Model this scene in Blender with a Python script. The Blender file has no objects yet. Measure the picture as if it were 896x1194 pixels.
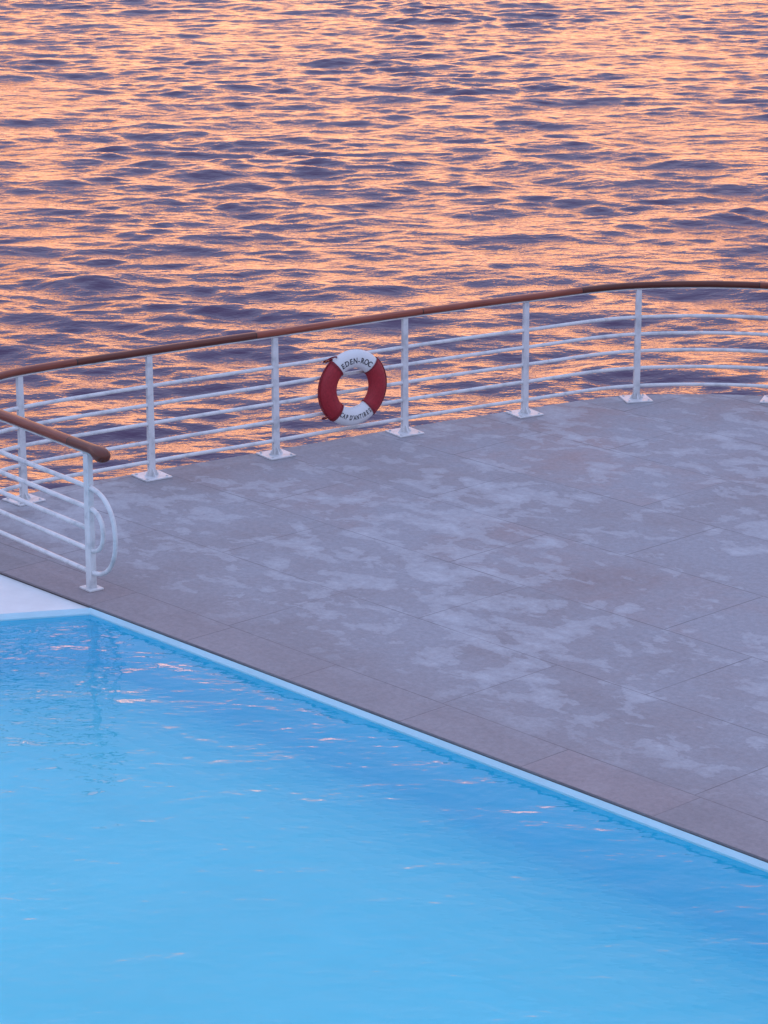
import bpy, math, random
import numpy as np
from mathutils import Vector, Matrix
random.seed(4); rng=np.random.default_rng(11)
S=bpy.context.scene
S.view_settings.view_transform='Standard'
try: S.view_settings.look='None'
except: pass
S.view_settings.exposure=0

# ------------------------------------------------------------ helpers
def link(o,parent=None):
    S.collection.objects.link(o)
    if parent: o.parent=parent
    return o
def empty(name,loc=(0,0,0)):
    o=bpy.data.objects.new(name,None); o.empty_display_size=.2; link(o); o.location=loc; return o
def mesh_obj(name,verts,faces,mat=None,parent=None,smooth=False,mats=None,midx=None):
    me=bpy.data.meshes.new(name); me.from_pydata([tuple(v) for v in verts],[],faces)
    if mats:
        for m in mats: me.materials.append(m)
        if midx is not None: me.polygons.foreach_set('material_index',midx)
    elif mat: me.materials.append(mat)
    if smooth: me.polygons.foreach_set('use_smooth',[True]*len(me.polygons))
    me.update()
    return link(bpy.data.objects.new(name,me),parent)
def newmat(name):
    m=bpy.data.materials.new(name); m.use_nodes=True
    nt=m.node_tree; return m,nt,nt.nodes['Principled BSDF']
def N(nt,t,**kw):
    n=nt.nodes.new(t)
    for k,v in kw.items():
        if k in n.inputs: n.inputs[k].default_value=v
        else: setattr(n,k,v)
    return n
def ramp(nt,stops,interp='LINEAR'):
    r=nt.nodes.new('ShaderNodeValToRGB'); r.color_ramp.interpolation=interp
    e=r.color_ramp.elements
    e[0].position=stops[0][0]; e[0].color=(*stops[0][1],1)
    e[1].position=stops[-1][0]; e[1].color=(*stops[-1][1],1)
    for p,c in stops[1:-1]:
        x=e.new(p); x.color=(*c,1)
    return r
def g(v): return (v,v,v)
def mixc(nt,a,b,fac,blend='MIX'):
    m=nt.nodes.new('ShaderNodeMix'); m.data_type='RGBA'; m.blend_type=blend
    for idx,val in ((0,fac),(6,a),(7,b)):
        if isinstance(val,bpy.types.NodeSocket): nt.links.new(val,m.inputs[idx])
        else:
            m.inputs[idx].default_value = val if idx==0 else (*val,1)
    return m.outputs[2]

# ------------------------------------------------------------ sky (world)
W=bpy.data.worlds.new("World"); S.world=W; W.use_nodes=True
nt=W.node_tree; L=nt.links
bg=nt.nodes['Background']; out=nt.nodes['World Output']
tc=N(nt,'ShaderNodeTexCoord'); sep=N(nt,'ShaderNodeSeparateXYZ'); L.new(tc.outputs['Generated'],sep.inputs[0])
k=0.25
def sc(c): return tuple(x*k for x in c)
el=N(nt,'ShaderNodeMath',operation='MAXIMUM'); L.new(sep.outputs['Z'],el.inputs[0]); el.inputs[1].default_value=0
warm=ramp(nt,[(0.0,sc((1.65,.66,.46))),(0.07,sc((2.05,.76,.37))),(0.13,sc((2.9,1.08,.27))),(0.19,sc((3.2,1.20,.25))),
              (0.245,sc((1.6,.70,.42))),(0.30,sc((.70,.70,1.02))),(0.6,sc((.70,.88,1.40))),(1.0,sc((.72,.91,1.48)))])
cool=ramp(nt,[(0.0,sc((.82,.80,1.08))),(0.2,sc((.80,.87,1.25))),(0.5,sc((.75,.89,1.38))),(1.0,sc((.72,.91,1.48)))])
L.new(el.outputs[0],warm.inputs[0]); L.new(el.outputs[0],cool.inputs[0])
az=N(nt,'ShaderNodeMapRange'); az.interpolation_type='SMOOTHSTEP'
az.inputs['From Min'].default_value=0.55; az.inputs['From Max'].default_value=.90
L.new(sep.outputs['Y'],az.inputs['Value'])
col=mixc(nt,cool.outputs[0],warm.outputs[0],az.outputs[0])
L.new(col,bg.inputs['Color']); bg.inputs['Strength'].default_value=1/k
sk=N(nt,'ShaderNodeTexSky'); sk.sky_type='NISHITA'; sk.sun_disc=False
sk.sun_elevation=math.radians(3); sk.sun_rotation=math.radians(0)
bg2=N(nt,'ShaderNodeBackground'); bg2.inputs['Strength'].default_value=0.005
L.new(sk.outputs[0],bg2.inputs['Color'])
ad=N(nt,'ShaderNodeAddShader'); L.new(bg.outputs[0],ad.inputs[0]); L.new(bg2.outputs[0],ad.inputs[1]); L.new(ad.outputs[0],out.inputs['Surface'])

sl=bpy.data.lights.new('sun','SUN'); sl.energy=.10; sl.angle=math.radians(20); sl.color=(1,.6,.42)
so=link(bpy.data.objects.new('sun',sl)); so.rotation_euler=Vector((0,-math.cos(math.radians(3)),-math.sin(math.radians(3)))).to_track_quat('-Z','Y').to_euler()
so.location=(0,60,20)

# ------------------------------------------------------------ camera
H=6.85
cam=bpy.data.cameras.new('camera'); cam.sensor_fit='HORIZONTAL'; cam.sensor_width=24; cam.lens=3300/896*24
cam.clip_start=.1; cam.clip_end=9000
co=link(bpy.data.objects.new('camera',cam)); co.location=(0,0,H); co.rotation_euler=(math.radians(90-16.49),0,0)
S.camera=co

# ------------------------------------------------------------ materials
def white_paint():
    m,nt,b=newmat('white_paint'); L=nt.links
    t=N(nt,'ShaderNodeTexCoord'); n=N(nt,'ShaderNodeTexNoise',Scale=9.0,Detail=5.0,Roughness=.6); L.new(t.outputs['Object'],n.inputs['Vector'])
    r=ramp(nt,[(.3,(.44,.45,.46)),(.5,(.62,.62,.62)),(.7,(.68,.67,.67))]); L.new(n.outputs['Fac'],r.inputs[0]); L.new(r.outputs[0],b.inputs['Base Color'])
    b.inputs['Roughness'].default_value=.4
    bp=N(nt,'ShaderNodeBump',Strength=.15,Distance=.004); L.new(n.outputs['Fac'],bp.inputs['Height']); L.new(bp.outputs[0],b.inputs['Normal'])
    return m
M_white=white_paint()
def wood():
    m,nt,b=newmat('varnished_wood'); L=nt.links
    at=N(nt,'ShaderNodeUVMap')
    mp=N(nt,'ShaderNodeMapping'); mp.inputs['Scale'].default_value=(1.2,14,1); L.new(at.outputs[0],mp.inputs[0])
    n=N(nt,'ShaderNodeTexNoise',Scale=2.5,Detail=8.0,Roughness=.65,Distortion=.4); L.new(mp.outputs[0],n.inputs['Vector'])
    r=ramp(nt,[(.3,(.09,.018,.011)),(.5,(.18,.042,.024)),(.7,(.28,.075,.040))]); L.new(n.outputs['Fac'],r.inputs[0])
    sp=N(nt,'ShaderNodeSeparateXYZ'); L.new(at.outputs[0],sp.inputs[0])
    ml=N(nt,'ShaderNodeMath',operation='MULTIPLY'); L.new(sp.outputs[0],ml.inputs[0]); ml.inputs[1].default_value=.55
    fl=N(nt,'ShaderNodeMath',operation='FLOOR'); L.new(ml.outputs[0],fl.inputs[0])
    wn=N(nt,'ShaderNodeTexWhiteNoise'); wn.noise_dimensions='1D'; L.new(fl.outputs[0],wn.inputs['W'])
    rr=ramp(nt,[(0,g(.5)),(1,g(1.45))]); L.new(wn.outputs['Value'],rr.inputs[0])
    c=mixc(nt,r.outputs[0],rr.outputs[0],1.0,'MULTIPLY')
    fr=N(nt,'ShaderNodeMath',operation='FRACT'); L.new(ml.outputs[0],fr.inputs[0])
    gt=N(nt,'ShaderNodeMath',operation='LESS_THAN'); L.new(fr.outputs[0],gt.inputs[0]); gt.inputs[1].default_value=.006
    c=mixc(nt,c,(.02,.01,.008),gt.outputs[0])
    L.new(c,b.inputs['Base Color'])
    b.inputs['Roughness'].default_value=.40; b.inputs['Specular IOR Level'].default_value=.38
    return m
M_wood=wood()

A_EDGE=math.atan2(-4.866,4.571)   # direction of the pool edge
def deck_mat():
    m,nt,b=newmat('stone_paving'); L=nt.links
    t=N(nt,'ShaderNodeTexCoord')
    mp=N(nt,'ShaderNodeMapping'); mp.vector_type='TEXTURE'
    mp.inputs['Location'].default_value=(-2.257,20.62,0); mp.inputs['Rotation'].default_value=(0,0,A_EDGE)
    L.new(t.outputs['Object'],mp.inputs[0])           # x along edge, y distance from the edge
    sep=N(nt,'ShaderNodeSeparateXYZ'); L.new(mp.outputs[0],sep.inputs[0])
    mo=N(nt,'ShaderNodeMapping'); mo.inputs['Location'].default_value=(.35,-.46,0); L.new(mp.outputs[0],mo.inputs[0])
    def brick(vec,off_,w,h,c1,mort):
        br=N(nt,'ShaderNodeTexBrick'); br.offset=off_; br.squash=1
        for kk,v in (('Scale',1.0),('Mortar Size',mort),('Mortar Smooth',.5),('Bias',0.0),('Brick Width',w),('Row Height',h)): br.inputs[kk].default_value=v
        br.inputs['Color1'].default_value=(*g(c1),1); br.inputs['Color2'].default_value=(1,1,1,1); br.inputs['Mortar'].default_value=(.5,.5,.5,1)
        L.new(vec,br.inputs['Vector']); return br
    br=brick(mo.outputs[0],.37,2.3,1.16,0,.006)
    bc=brick(mp.outputs[0],0,1.15,.46,.2,.006)
    isc=N(nt,'ShaderNodeMath',operation='LESS_THAN'); L.new(sep.outputs['Y'],isc.inputs[0]); isc.inputs[1].default_value=.46
    tile=mixc(nt,br.outputs['Color'],bc.outputs['Color'],isc.outputs[0])
    mort=N(nt,'ShaderNodeMix'); mort.data_type='FLOAT'; L.new(isc.outputs[0],mort.inputs[0]); L.new(br.outputs['Fac'],mort.inputs[2]); L.new(bc.outputs['Fac'],mort.inputs[3])
    tcol=ramp(nt,[(0,(.262,.232,.240)),(.35,(.274,.237,.243)),(.7,(.288,.235,.238)),(1,(.328,.238,.226))]); L.new(tile,tcol.inputs[0])
    n1=N(nt,'ShaderNodeTexNoise',Scale=1.1,Detail=6.0,Roughness=.6); L.new(mp.outputs[0],n1.inputs['Vector'])
    r1=ramp(nt,[(.3,g(.90)),(.7,g(1.10))]); L.new(n1.outputs['Fac'],r1.inputs[0])
    c=mixc(nt,tcol.outputs[0],r1.outputs[0],1.0,'MULTIPLY')
    n2=N(nt,'ShaderNodeTexNoise',Scale=20.0,Detail=8.0,Roughness=.85); L.new(mp.outputs[0],n2.inputs['Vector'])
    r2=ramp(nt,[(.3,g(.80)),(.7,g(1.19))]); L.new(n2.outputs['Fac'],r2.inputs[0])
    n5=N(nt,'ShaderNodeTexNoise',Scale=.5,Detail=7.0,Roughness=.7); L.new(mp.outputs[0],n5.inputs['Vector'])
    notc=ramp(nt,[(.30,g(.10)),(1.0,g(1))]); L.new(sep.outputs['Y'],notc.inputs[0])
    r4=ramp(nt,[(.34,g(.05)),(.56,g(.95))]); L.new(n5.outputs['Fac'],r4.inputs[0])
    f4=N(nt,'ShaderNodeMath',operation='MULTIPLY'); L.new(r4.outputs[0],f4.inputs[0]); L.new(notc.outputs[0],f4.inputs[1])
    c=mixc(nt,c,(.300,.292,.315),f4.outputs[0])
    ms=N(nt,'ShaderNodeMapping'); ms.inputs['Rotation'].default_value=(0,0,A_EDGE); ms.inputs['Scale'].default_value=(.8,1.05,1); L.new(mp.outputs[0],ms.inputs[0])
    n3=N(nt,'ShaderNodeTexNoise',Scale=3.3,Detail=8.0,Roughness=.58,Distortion=.3); L.new(ms.outputs[0],n3.inputs['Vector'])
    n4=N(nt,'ShaderNodeTexNoise',Scale=.40,Detail=2.0); L.new(mp.outputs[0],n4.inputs['Vector'])
    ad=N(nt,'ShaderNodeMath',operation='MULTIPLY_ADD'); L.new(n4.outputs['Fac'],ad.inputs[0]); ad.inputs[1].default_value=.62; L.new(n3.outputs['Fac'],ad.inputs[2])
    r3=ramp(nt,[(.818,g(0)),(.838,g(.33)),(.93,g(.52)),(1.0,g(.8))]); L.new(ad.outputs[0],r3.inputs[0])
    f3=N(nt,'ShaderNodeMath',operation='MULTIPLY'); L.new(r3.outputs[0],f3.inputs[0]); L.new(notc.outputs[0],f3.inputs[1])
    c=mixc(nt,c,(.42,.42,.445),f3.outputs[0])
    c=mixc(nt,c,r2.outputs[0],1.0,'MULTIPLY')
    jn=ramp(nt,[(.35,g(.25)),(.65,g(.8))]); L.new(n1.outputs['Fac'],jn.inputs[0])
    mo2=N(nt,'ShaderNodeMath',operation='MULTIPLY'); L.new(mort.outputs[0],mo2.inputs[0]); L.new(jn.outputs[0],mo2.inputs[1])
    c=mixc(nt,c,(.12,.10,.11),mo2.outputs[0])
    L.new(c,b.inputs['Base Color'])
    b.inputs['Roughness'].default_value=.88; b.inputs['Specular IOR Level'].default_value=.15
    bp=N(nt,'ShaderNodeBump',Strength=.45,Distance=.007); L.new(n2.outputs['Fac'],bp.inputs['Height'])
    L.new(bp.outputs[0],b.inputs['Normal'])
    return m
M_deck=deck_mat()
def plain(name,col,rough=.6,var=.12,scale=3,bump=0):
    m,nt,b=newmat(name); L=nt.links
    t=N(nt,'ShaderNodeTexCoord'); n=N(nt,'ShaderNodeTexNoise',Scale=float(scale),Detail=6.0,Roughness=.6); L.new(t.outputs['Object'],n.inputs['Vector'])
    r=ramp(nt,[(.3,tuple(x*(1-var) for x in col)),(.7,tuple(min(1,x*(1+var)) for x in col))]); L.new(n.outputs['Fac'],r.inputs[0])
    L.new(r.outputs[0],b.inputs['Base Color']); b.inputs['Roughness'].default_value=rough
    if bump:
        bp=N(nt,'ShaderNodeBump',Strength=.5,Distance=bump); L.new(n.outputs['Fac'],bp.inputs['Height']); L.new(bp.outputs[0],b.inputs['Normal'])
    return m
M_stonewall=plain('retaining_wall_stone',(.30,.25,.22),.9,.3,1.5,.05)
M_rim=plain('pool_rim_white',(.64,.66,.66),.5,.08,3)
M_band=plain('pool_rim_band',(.66,.80,.86),.5,.06,2)
M_wallshade=plain('pool_wall_painted_shade',(.022,.60,.83),.6,.05,.6)  # darker than the floor: the wall's shade is put into its colour
M_basin=plain('pool_floor_paint',(.14,.76,.85),.6,.07,.45)

# ------------------------------------------------------------ sea (one sheet to the horizon)
def axis(lo,hi,step,far_lo,far_hi,growth=1.35):
    a=list(np.arange(lo,hi+1e-6,step)); s=step
    while a[-1]<far_hi: s*=growth; a.append(a[-1]+s)
    s=step
    while a[0]>far_lo: s*=growth; a.insert(0,a[0]-s)
    return np.array(a)
xs=axis(-22,22,.11,-6000,6000); ys=axis(46,136,.08,-3000,7000)
X,Y=np.meshgrid(xs,ys)
X=X.astype(np.float32); Y=Y.astype(np.float32)
SEA=-7.0
Z=np.zeros_like(X)
NC=110
for i in range(NC):
    lam=.38*(5.6/.38)**(rng.random())
    th=math.radians(-87+rng.normal()*32)
    kx,ky=2*math.pi/lam*math.cos(th),2*math.pi/lam*math.sin(th)
    s=.0188*(1.12 if lam<2.2 else .80)
    ph=rng.random()*6.283
    a=s*lam/(2*math.pi)
    Z+=np.float32(a)*np.sin(np.float32(kx)*X+np.float32(ky)*Y+np.float32(ph))
G=1+.28*np.sin(.21*X+.13*Y+1.)*np.sin(.09*X-.17*Y)+.18*np.sin(.5*X+.31*Y)*np.sin(.27*Y)
fx=np.clip((60-np.abs(X))/38,0,1); fy=np.clip((200-Y)/64,0,1)*np.clip((Y-10)/34,0,1)
Z=Z*G*fx*fy+SEA
nx,ny=len(xs),len(ys)
V=np.stack([X,Y,Z],-1).reshape(-1,3).astype(np.float32)
idx=np.arange(nx*ny).reshape(ny,nx)
F=np.stack([idx[:-1,:-1],idx[:-1,1:],idx[1:,1:],idx[1:,:-1]],-1).reshape(-1,4).astype(np.int32)
me=bpy.data.meshes.new('sea'); me.vertices.add(len(V)); me.vertices.foreach_set('co',V.ravel())
me.loops.add(F.size); me.loops.foreach_set('vertex_index',F.ravel())
me.polygons.add(len(F)); me.polygons.foreach_set('loop_start',np.arange(0,F.size,4,dtype=np.int32))
me.polygons.foreach_set('loop_total',np.full(len(F),4,dtype=np.int32))
me.polygons.foreach_set('use_smooth',np.ones(len(F),dtype=bool)); me.update(calc_edges=True)
m,nt,b=newmat('sea_water'); L=nt.links
t=N(nt,'ShaderNodeTexCoord')
mp=N(nt,'ShaderNodeMapping'); mp.inputs['Scale'].default_value=(.5,1.0,1); L.new(t.outputs['Object'],mp.inputs[0])
n1=N(nt,'ShaderNodeTexNoise',Scale=4.6,Detail=3.0,Roughness=.6); L.new(mp.outputs[0],n1.inputs['Vector'])
bp=N(nt,'ShaderNodeBump',Strength=1.0,Distance=.038); L.new(n1.outputs['Fac'],bp.inputs['Height']); L.new(bp.outputs[0],b.inputs['Normal'])
b.inputs['Base Color'].default_value=(.058,.024,.062,1); b.inputs['Roughness'].default_value=.05; b.inputs['IOR'].default_value=1.36
me.materials.append(m)
link(bpy.data.objects.new('sea',me))

# ------------------------------------------------------------ curve utils
def catmull(P,n=14):
    P=[Vector(p) for p in P]; out=[]
    Q=[P[0]*2-P[1]]+P+[P[-1]*2-P[-2]]
    for i in range(1,len(Q)-2):
        p0,p1,p2,p3=Q[i-1:i+3]
        for j in range(n):
            t=j/n
            out.append(.5*((2*p1)+(p2-p0)*t+(2*p0-5*p1+4*p2-p3)*t*t+(3*p1-p0-3*p2+p3)*t**3))
    out.append(P[-1]); return out
def tangents(P):
    T=[]
    for i in range(len(P)):
        a=P[max(0,i-1)]; c=P[min(len(P)-1,i+1)]; T.append((c-a).normalized())
    return T
def ellipse(rx,ry,n=14): return [(rx*math.cos(2*math.pi*i/n),ry*math.sin(2*math.pi*i/n)) for i in range(n)]
def sweep(name,P,prof,mat,parent,side=None,scales=None,cap=True):
    T=tangents(P); vs=[]; n=len(prof); dist=0; D=[]
    for i,p in enumerate(P):
        if i: dist+=(P[i]-P[i-1]).length
        D.append(dist)
        s=Vector(side) if side is not None else Vector((T[i].y,-T[i].x,0)).normalized()
        u=s.cross(T[i]).normalized()
        k=scales[i] if scales else 1
        for a,c in prof: vs.append(p+s*a*k+u*c*k)
    fs=[]; uv=[]
    for i in range(len(P)-1):
        for j in range(n):
            j2=(j+1)%n
            fs.append((i*n+j,i*n+j2,(i+1)*n+j2,(i+1)*n+j)); uv+= [(D[i],j/n),(D[i],(j+1)/n),(D[i+1],(j+1)/n),(D[i+1],j/n)]
    if cap:
        fs.append(tuple(reversed(range(n)))); uv+=[(D[0],.5)]*n
        fs.append(tuple((len(P)-1)*n+j for j in range(n))); uv+=[(D[-1],.5)]*n
    o=mesh_obj(name,vs,fs,mat,parent,True)
    ul=o.data.uv_layers.new(name='UVMap')
    for l,c in zip(ul.data,uv): l.uv=c
    return o
def box(name,c,dx,dy,ax,z0,z1,mat,parent,bev=.006,taper=1.0):
    ax=Vector((ax[0],ax[1],0)).normalized(); ay=Vector((-ax.y,ax.x,0))
    vs=[]
    for z,k in ((z0,1.0),(z1,taper)):
        for sx,sy in ((-1,-1),(1,-1),(1,1),(-1,1)):
            p=Vector((c[0],c[1],z))+ax*sx*dx/2*k+ay*sy*dy/2*k; vs.append(p)
    fs=[(3,2,1,0),(4,5,6,7),(0,1,5,4),(1,2,6,5),(2,3,7,6),(3,0,4,7)]
    o=mesh_obj(name,vs,fs,mat,parent)
    if bev:
        md=o.modifiers.new('b','BEVEL'); md.width=bev; md.segments=2
    return o

# ------------------------------------------------------------ far railing
posts=[(-3.114,23.485),(-2.069,24.247),(-.988,24.969),(.194,25.763),(1.358,26.472),(2.484,27.045),(3.851,26.99),(5.02,26.25),(5.85,25.15),(6.45,23.85),(6.95,22.5),(7.4,21.1)]
left=[(-3.62,22.35),(-3.40,23.02)]
ctrl=[(*p,0) for p in left+posts]+[(8.3,17.8,0),(9.0,14,0),(9.5,10,0)]
path=catmull(ctrl,14)
HR=1.15; RZ=[.83,.66,.49,.32,.14]
rail=empty('railing',(0,0,0))
def off(P,d,z):
    T=tangents(P); return [Vector((p.x+T[i].y*d,p.y-T[i].x*d,z)) for i,p in enumerate(P)]
hprof=[(.040*math.copysign(abs(math.cos(a))**.75,math.cos(a)),.030*math.copysign(abs(math.sin(a))**.8,math.sin(a))) for a in [2*math.pi*i/16 for i in range(16)]]
sweep('handrail',off(path,0,HR),hprof,M_wood,rail)
sweep('handrail_flat_bar',off(path,0,HR-.038),[(-.02,-.006),(.02,-.006),(.02,.006),(-.02,.006)],M_white,rail)
for i,z in enumerate(RZ):
    sweep('rail_%d'%(i+1),off(path,.0,z),ellipse(.018,.018,12),M_white,rail)
def post(p,d,parent,i,plate=.27):
    box('post_%d'%i,p,.066,.044,d,.012,HR-.045,M_white,parent,.006,.86)
    box('base_plate_%d'%i,p,plate,plate,d,.001,.016,M_white,parent,.004)
    ax=Vector((d[0],d[1],0)).normalized(); ay=Vector((-ax.y,ax.x,0)); c=Vector((*p,0))
    for s,a in ((1,ax),(-1,ax),(1,ay),(-1,ay)):
        o=.05; a=a*s
        b0=c+a*.018; b1=c+a*(.022+o); q=a.cross(Vector((0,0,1)))*.005
        vs=[b0+q+Vector((0,0,.016)),b1+q+Vector((0,0,.016)),b0+q+Vector((0,0,.085)),b0-q+Vector((0,0,.016)),b1-q+Vector((0,0,.016)),b0-q+Vector((0,0,.085))]
        mesh_obj('gusset_%d'%i,vs,[(0,1,2),(5,4,3),(0,3,4,1),(1,4,5,2),(2,5,3,0)],M_white,parent)
    for sx in (-1,1):
        for sy in (-1,1):
            q=c+ax*sx*plate*.37+ay*sy*plate*.37
            box('bolt_%d'%i,(q.x,q.y),.020,.020,d,.0165,.026,M_white,parent,.004)
pp=posts+[(8.3,17.8),(9.0,14)]+[left[0]]
for i,p in enumerate(pp):
    j=min(range(len(path)),key=lambda q:(path[q].x-p[0])**2+(path[q].y-p[1])**2)
    T=tangents(path)[j]; post(p,(T.x,T.y),rail,i+1)

# ------------------------------------------------------------ railing beside the pool
r2=empty('railing.001',(0,0,0))
Np=Vector((-2.284,21.02,0)); d2=Vector((.622,-.783,0)).normalized(); side2=Vector((d2.y,-d2.x,0))
def ln(a,b,z,n=10): return [Vector((*(Np+d2*(a+(b-a)*i/n)).xy,z)) for i in range(n+1)]
FAR=-2.05
hp=ln(FAR,.06,HR,12)
end=[(.10,-.002,1.12),(.135,-.006,1.28),(.165,-.014,1.42),(.195,-.022,1.46),(.220,-.030,1.40),(.240,-.036,1.22),(.254,-.04,.92),(.262,-.042,.5),(.264,-.043,.08)]
P=hp+[Np+d2*(a)+Vector((0,0,HR+dz)) for a,dz,_ in end]
sc2=[1.15]*len(hp)+[1.14*s for a,_,s in end]
sweep('handrail',P,hprof,M_wood,r2,side=side2,scales=sc2)
sweep('handrail_flat_bar',ln(FAR,.06,HR-.044),[(-.02,-.006),(.02,-.006),(.02,.006),(-.02,.006)],M_white,r2)
def loop(zt,zb,ext):
    P=ln(FAR,0,zt,8); zc=(zt+zb)/2; rz=(zt-zb)/2
    for i in range(1,24):
        a=math.pi/2-math.pi*i/24
        c,s=math.cos(a),math.sin(a)
        P.append(Np+d2*(ext*abs(c)**.85)+Vector((0,0,zc+rz*math.copysign(abs(s)**.9,s))))
    P+= list(reversed(ln(FAR,0,zb,8)))
    return P
tp=ellipse(.019,.019,12)
sweep('rail_outer_loop',loop(RZ[0],RZ[4],.36),tp,M_white,r2,side=side2)
sweep('rail_inner_loop',loop(RZ[1],RZ[3],.19),tp,M_white,r2,side=side2)
sweep('rail_middle',ln(FAR,.0,RZ[2]),tp,M_white,r2)
box('post_1',Np.xy,.078,.055,d2,.012,HR-.05,M_white,r2,.006,.88)
box('base_plate_1',Np.xy,.15,.13,d2,.001,.018,M_white,r2,.004)
q=Np+d2*-2.03; post((q.x,q.y),(d2.x,d2.y),r2,2,.16)

# ------------------------------------------------------------ life ring
cdir=Vector((.830,.558,0)).normalized(); nrm=Vector((cdir.y,-cdir.x,0))
RC=Vector((-.314,25.42,.545))+nrm*.08-cdir*.025
ring=empty('life_ring',RC)
rot=Matrix((( cdir.x,0,nrm.x),(cdir.y,0,nrm.y),(0,1,0))).to_4x4()
ring.matrix_world=Matrix.Translation(RC)@rot@Matrix.Rotation(math.radians(-3),4,'Z')
R,ra,rb=.272,.088,.055
M_red,ntr,br_=newmat('ring_red_cover'); 
tn=N(ntr,'ShaderNodeTexNoise',Scale=30.0,Detail=4.0); rr=ramp(ntr,[(.3,(.24,.006,.014)),(.7,(.36,.012,.024))]); ntr.links.new(tn.outputs['Fac'],rr.inputs[0]); ntr.links.new(rr.outputs[0],br_.inputs['Base Color']); br_.inputs['Roughness'].default_value=.6
bb=N(ntr,'ShaderNodeBump',Strength=.4,Distance=.004); ntr.links.new(tn.outputs['Fac'],bb.inputs['Height']); ntr.links.new(bb.outputs[0],br_.inputs['Normal'])
M_rw=plain('ring_white_cover',(.66,.66,.66),.5,.05,6)
M_txt=plain('ring_lettering',(.02,.02,.03),.6,.1,6)
M_rope=plain('ring_rope',(.20,.012,.022),.8,.25,60)
nt_,np_=96,20; vs=[];fs=[];mi=[]
def is_white(deg):
    d=deg%360
    return abs(d-90)<44 or abs(d-273)<40
for i in range(nt_):
    th=2*math.pi*i/nt_
    kk=1.0 if is_white(math.degrees(th)) else 1.035
    for j in range(np_):
        ph=2*math.pi*j/np_
        r=R+ra*kk*math.cos(ph); vs.append((r*math.cos(th),r*math.sin(th),rb*kk*math.sin(ph)))
for i in range(nt_):
    for j in range(np_):
        i2=(i+1)%nt_; j2=(j+1)%np_
        fs.append((i*np_+j,i2*np_+j,i2*np_+j2,i*np_+j2)); mi.append(1 if is_white(math.degrees(2*math.pi*(i+.5)/nt_)) else 0)
mesh_obj('ring_body',vs,fs,None,ring,True,[M_red,M_rw],mi)
def torus_part(name,R0,r,a0,a1,mat,n=24,zoff=0,wob=0):
    vs=[];fs=[]
    for i in range(n+1):
        th=math.radians(a0+(a1-a0)*i/n); rr=R0+wob*math.sin(math.pi*i/n)
        for j in range(8):
            ph=2*math.pi*j/8; q=rr+r*math.cos(ph); vs.append((q*math.cos(th),q*math.sin(th),zoff+r*math.sin(ph)))
    for i in range(n):
        for j in range(8): fs.append((i*8+j,(i+1)*8+j,(i+1)*8+(j+1)%8,i*8+(j+1)%8))
    return mesh_obj(name,vs,fs,mat,ring,True)
bands=[46,134,233,313]
for i,a in enumerate(bands):
    a2=bands[(i+1)%4]+(360 if i==3 else 0)
    if i in (1,3): torus_part('grab_rope_%d'%i,R+ra+.006,.006,a,a2,M_rope,30,0,.010)
    vs=[];fs=[]
    for s in range(2):
        th=math.radians(a+(-2.2 if s==0 else 2.2))
        for j in range(20):
            ph=2*math.pi*j/20; r=R+(ra+.008)*math.cos(ph); vs.append((r*math.cos(th),r*math.sin(th),(rb+.007)*math.sin(ph)))
    for j in range(20): fs.append((j,20+j,20+(j+1)%20,(j+1)%20))
    mesh_obj('strap_%d'%i,vs,fs,M_rope,ring,True)
for kx,(a,zz) in enumerate(((134,-.02),(128,.01),(226,-.01))):
    th=math.radians(a); c=Vector(((R+ra+.01)*math.cos(th),(R+ra+.01)*math.sin(th),zz-.02))
    vs=[];fs=[];n=20
    for i in range(n):
        t_=2*math.pi*i/n; cc=c+Vector((.035*math.cos(t_)+.0,.022*math.sin(t_),.045*math.sin(t_)))
        for j in range(6):
            ph=2*math.pi*j/6; vs.append(cc+Vector((.008*math.cos(ph)*math.cos(t_),.008*math.cos(ph)*math.sin(t_),.008*math.sin(ph))))
    for i in range(n):
        for j in range(6): fs.append((i*6+j,((i+1)%n)*6+j,((i+1)%n)*6+(j+1)%6,i*6+(j+1)%6))
    mesh_obj('lashing_%d'%kx,vs,fs,M_rope,ring,True)
def arc_text(txt,center_deg,total_deg,inward,size,narrow,rad):
    wid={'I':.36,' ':.36,"'":.26,'-':.5}
    ws=[wid.get(c,.74) for c in txt]; tot=sum(ws); x=-tot/2
    for ch,w in zip(txt,ws):
        xc=x+w/2; x+=w
        if ch==' ': continue
        d=xc/tot*total_deg
        ang=center_deg-d if not inward else center_deg+d
        cu=bpy.data.curves.new('t','FONT'); cu.body=ch; cu.size=size; cu.align_x='CENTER'; cu.extrude=.0015; cu.offset=.0006
        o=bpy.data.objects.new('t',cu); S.collection.objects.link(o)
        dg=bpy.context.evaluated_depsgraph_get(); dg.update()
        me=bpy.data.meshes.new_from_object(o.evaluated_get(dg)); bpy.data.objects.remove(o)
        rz=math.radians(ang-90) if not inward else math.radians(ang+90)
        th=math.radians(ang)
        M=Matrix.Translation((rad*math.cos(th),rad*math.sin(th),0))@Matrix.Rotation(rz,4,'Z')@Matrix.Diagonal((narrow,1,1,1))@Matrix.Translation((0,-size*.36,0))
        me.transform(M)
        for v in me.vertices:
            r=math.hypot(v.co.x,v.co.y); q=min(1,abs(r-R)/ra)
            v.co.z+= rb*math.sqrt(max(0,1-q*q))+.0015
        me.materials.clear(); me.materials.append(M_txt)
        link(bpy.data.objects.new('letter_'+('dash' if ch=='-' else 'mark' if ch=="'" else ch),me),ring)
arc_text("EDEN-ROC",90,78,False,.074,.85,R-.005)
arc_text("CAP D'ANTIBES",273,76,True,.064,.62,R)

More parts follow.
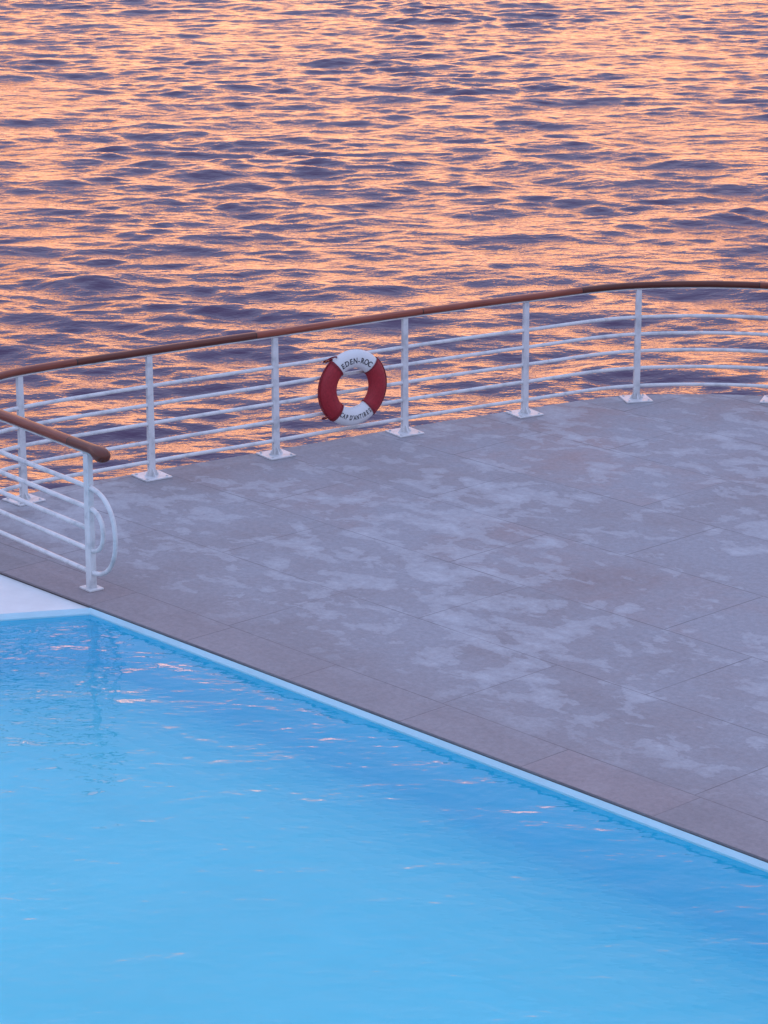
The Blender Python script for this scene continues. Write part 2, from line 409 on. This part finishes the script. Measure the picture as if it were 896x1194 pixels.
# ------------------------------------------------------------ terrace deck
WL=-.068
C0=Vector((-2.257,20.62)); ed=Vector((math.cos(A_EDGE),math.sin(A_EDGE))); 
E1=C0+ed*15.0
Eback=C0-ed*2.15
outer2=[q.xy for q in off(path,-.17,0)]
def cen(q): return (q-Vector((2,20))).length
if cen(outer2[60])<cen(path[60].xy): outer2=[q.xy for q in off(path,.17,0)]
poly=[C0]+[C0+ed*(15*i/10) for i in range(1,11)]+[Vector((E1.x,-3)),Vector((12,-3)),Vector((10.6,8))]+list(reversed(outer2))+[Eback]
def slab(name,poly,z1,z0,mtop,mside,parent=None):
    n=len(poly); vs=[(p.x,p.y,z1) for p in poly]+[(p.x,p.y,z0) for p in poly]
    a=sum(poly[i].x*poly[(i+1)%n].y-poly[(i+1)%n].x*poly[i].y for i in range(n))
    top=tuple(range(n)) if a>0 else tuple(reversed(range(n)))
    fs=[top]; mi=[0]
    for i in range(n):
        j=(i+1)%n; fs.append((i,n+i,n+j,j) if a>0 else (j,n+j,n+i,i)); mi.append(1)
    fs.append(tuple(n+i for i in reversed(top))); mi.append(1)
    return mesh_obj(name,vs,fs,None,parent,False,[mtop,mside],mi)
deck=slab('deck',poly,0,-.020,M_deck,M_deck)
md=deck.modifiers.new('b','BEVEL'); md.width=.006; md.segments=2; md.limit_method='ANGLE'
cpt=Vector((2.5,19))
wallp=[p+(cpt-p).normalized()*.05 for p in outer2]
vs=[];fs=[]
zl=[-.021,-1.5,-3,-4.5,-6,-9]
for k_,z in enumerate(zl):
    for i,p in enumerate(wallp):
        o=cpt-p; jit=(random.random()-.5)*.12 if k_>0 else 0
        vs.append((*(p-o.normalized()*(.10*k_+jit)),z))
n=len(wallp)
for k_ in range(len(zl)-1):
    for i in range(n-1): fs.append((k_*n+i,k_*n+i+1,(k_+1)*n+i+1,(k_+1)*n+i))
mesh_obj('retaining_wall',vs,fs,M_stonewall,None,False)
near=[Vector((-16,-14)),Vector((16,-14)),Vector((16,-3.01)),Vector((-16,-3.01))]
slab('terrace',near,-.004,-8,M_deck,M_stonewall)

# ------------------------------------------------------------ swimming pool
pool=empty('swimming_pool')
lw=Vector((-2.928,20.47)); ld=(lw-C0).normalized()
PL=C0+ld*12
ppoly=[C0,E1,Vector((E1.x,-3)),Vector((PL.x,-3)),PL]
m,nt,b=newmat('pool_water'); L=nt.links
b.inputs['Base Color'].default_value=(.96,.99,1,1); b.inputs['Roughness'].default_value=.0; b.inputs['IOR'].default_value=1.32; b.inputs['Transmission Weight'].default_value=1
t=N(nt,'ShaderNodeTexCoord')
mp=N(nt,'ShaderNodeMapping'); mp.inputs['Scale'].default_value=(.65,1,1); mp.inputs['Rotation'].default_value=(0,0,.25); L.new(t.outputs['Object'],mp.inputs[0])
n0=N(nt,'ShaderNodeTexNoise',Scale=.35,Detail=2.0); L.new(t.outputs['Object'],n0.inputs['Vector'])
am=ramp(nt,[(.38,g(.72)),(.66,g(1.0))]); L.new(n0.outputs['Fac'],am.inputs[0])
n1=N(nt,'ShaderNodeTexNoise',Scale=2.4,Detail=3.0,Roughness=.5,Distortion=.3); L.new(mp.outputs[0],n1.inputs['Vector'])
n2=N(nt,'ShaderNodeTexNoise',Scale=9.0,Detail=2.0,Roughness=.5); L.new(mp.outputs[0],n2.inputs['Vector'])
b1=N(nt,'ShaderNodeBump',Distance=.028); L.new(n1.outputs['Fac'],b1.inputs['Height']); L.new(am.outputs[0],b1.inputs['Strength'])
b2=N(nt,'ShaderNodeBump',Distance=.0072); L.new(n2.outputs['Fac'],b2.inputs['Height']); L.new(am.outputs[0],b2.inputs['Strength']); L.new(b1.outputs[0],b2.inputs['Normal'])
L.new(b2.outputs[0],b.inputs['Normal'])
vs=[(p.x,p.y,WL) for p in ppoly]; wo=mesh_obj('water_surface',vs,[tuple(range(len(vs)))],m,pool)
if wo.data.polygons[0].normal.z<0: wo.data.flip_normals()
def offset_poly(poly,d):
    n=len(poly); a=sum(poly[i].x*poly[(i+1)%n].y-poly[(i+1)%n].x*poly[i].y for i in range(n)); s=1 if a>0 else -1
    out=[]
    for i in range(n):
        p0,p1,p2=poly[i-1],poly[i],poly[(i+1)%n]
        e0=(p1-p0).normalized(); e1=(p2-p1).normalized()
        n0=Vector((-e0.y,e0.x))*s; n1=Vector((-e1.y,e1.x))*s
        k=(n0+n1); k=k/(max(.25,k.dot(n0)))
        out.append(p1+k*d)
    return out
def strips(name,rings,mat,smooth=False,closebottom=False):
    vs=[];fs=[]
    n=len(rings[0][0])
    for pl,z in rings: vs+=[(p.x,p.y,z) for p in pl]
    for r_ in range(len(rings)-1):
        for i in range(n): fs.append((r_*n+i,r_*n+(i+1)%n,(r_+1)*n+(i+1)%n,(r_+1)*n+i))
    if closebottom: fs.append(tuple((len(rings)-1)*n+i for i in range(n)))
    return mesh_obj(name,vs,fs,mat,pool,smooth)
strips('rim_band',[(ppoly,-.021),(ppoly,-.10)],M_band)
strips('basin_wall',[(ppoly,-.10),(ppoly,-1.15)],M_wallshade)
mC,ntc,bC=newmat('pool_cove_shade_fade'); Lc=ntc.links
tcc=N(ntc,'ShaderNodeTexCoord'); sz=N(ntc,'ShaderNodeSeparateXYZ'); Lc.new(tcc.outputs['Object'],sz.inputs[0])
mr=N(ntc,'ShaderNodeMapRange'); mr.inputs['From Min'].default_value=-1.15; mr.inputs['From Max'].default_value=-1.93; Lc.new(sz.outputs['Z'],mr.inputs['Value'])
cc_=mixc(ntc,(.022,.60,.83),(.14,.76,.85),mr.outputs[0]); Lc.new(cc_,bC.inputs['Base Color']); bC.inputs['Roughness'].default_value=.6  # painted wall shade, fading into the floor colour with depth
CR=.8; rings=[(ppoly,-1.15)]
for i in range(1,13):
    a=math.pi/2*i/12
    rings.append((offset_poly(ppoly,CR*(1-math.cos(a))*1.3),-1.15-CR*math.sin(a)))
strips('basin_cove',rings,mC,False,False)
strips('basin_floor',[rings[-1],(offset_poly(rings[-1][0],.5),-1.96)],M_basin,False,True)
sh=Vector((0,.006))
out_l=[C0+sh,Eback+sh,Eback+Vector((-.6,.2)),Vector((PL.x,PL.y+1.6)),PL+sh]
slab('white_ledge',out_l,-.026,-.12,M_rim,M_rim,pool)
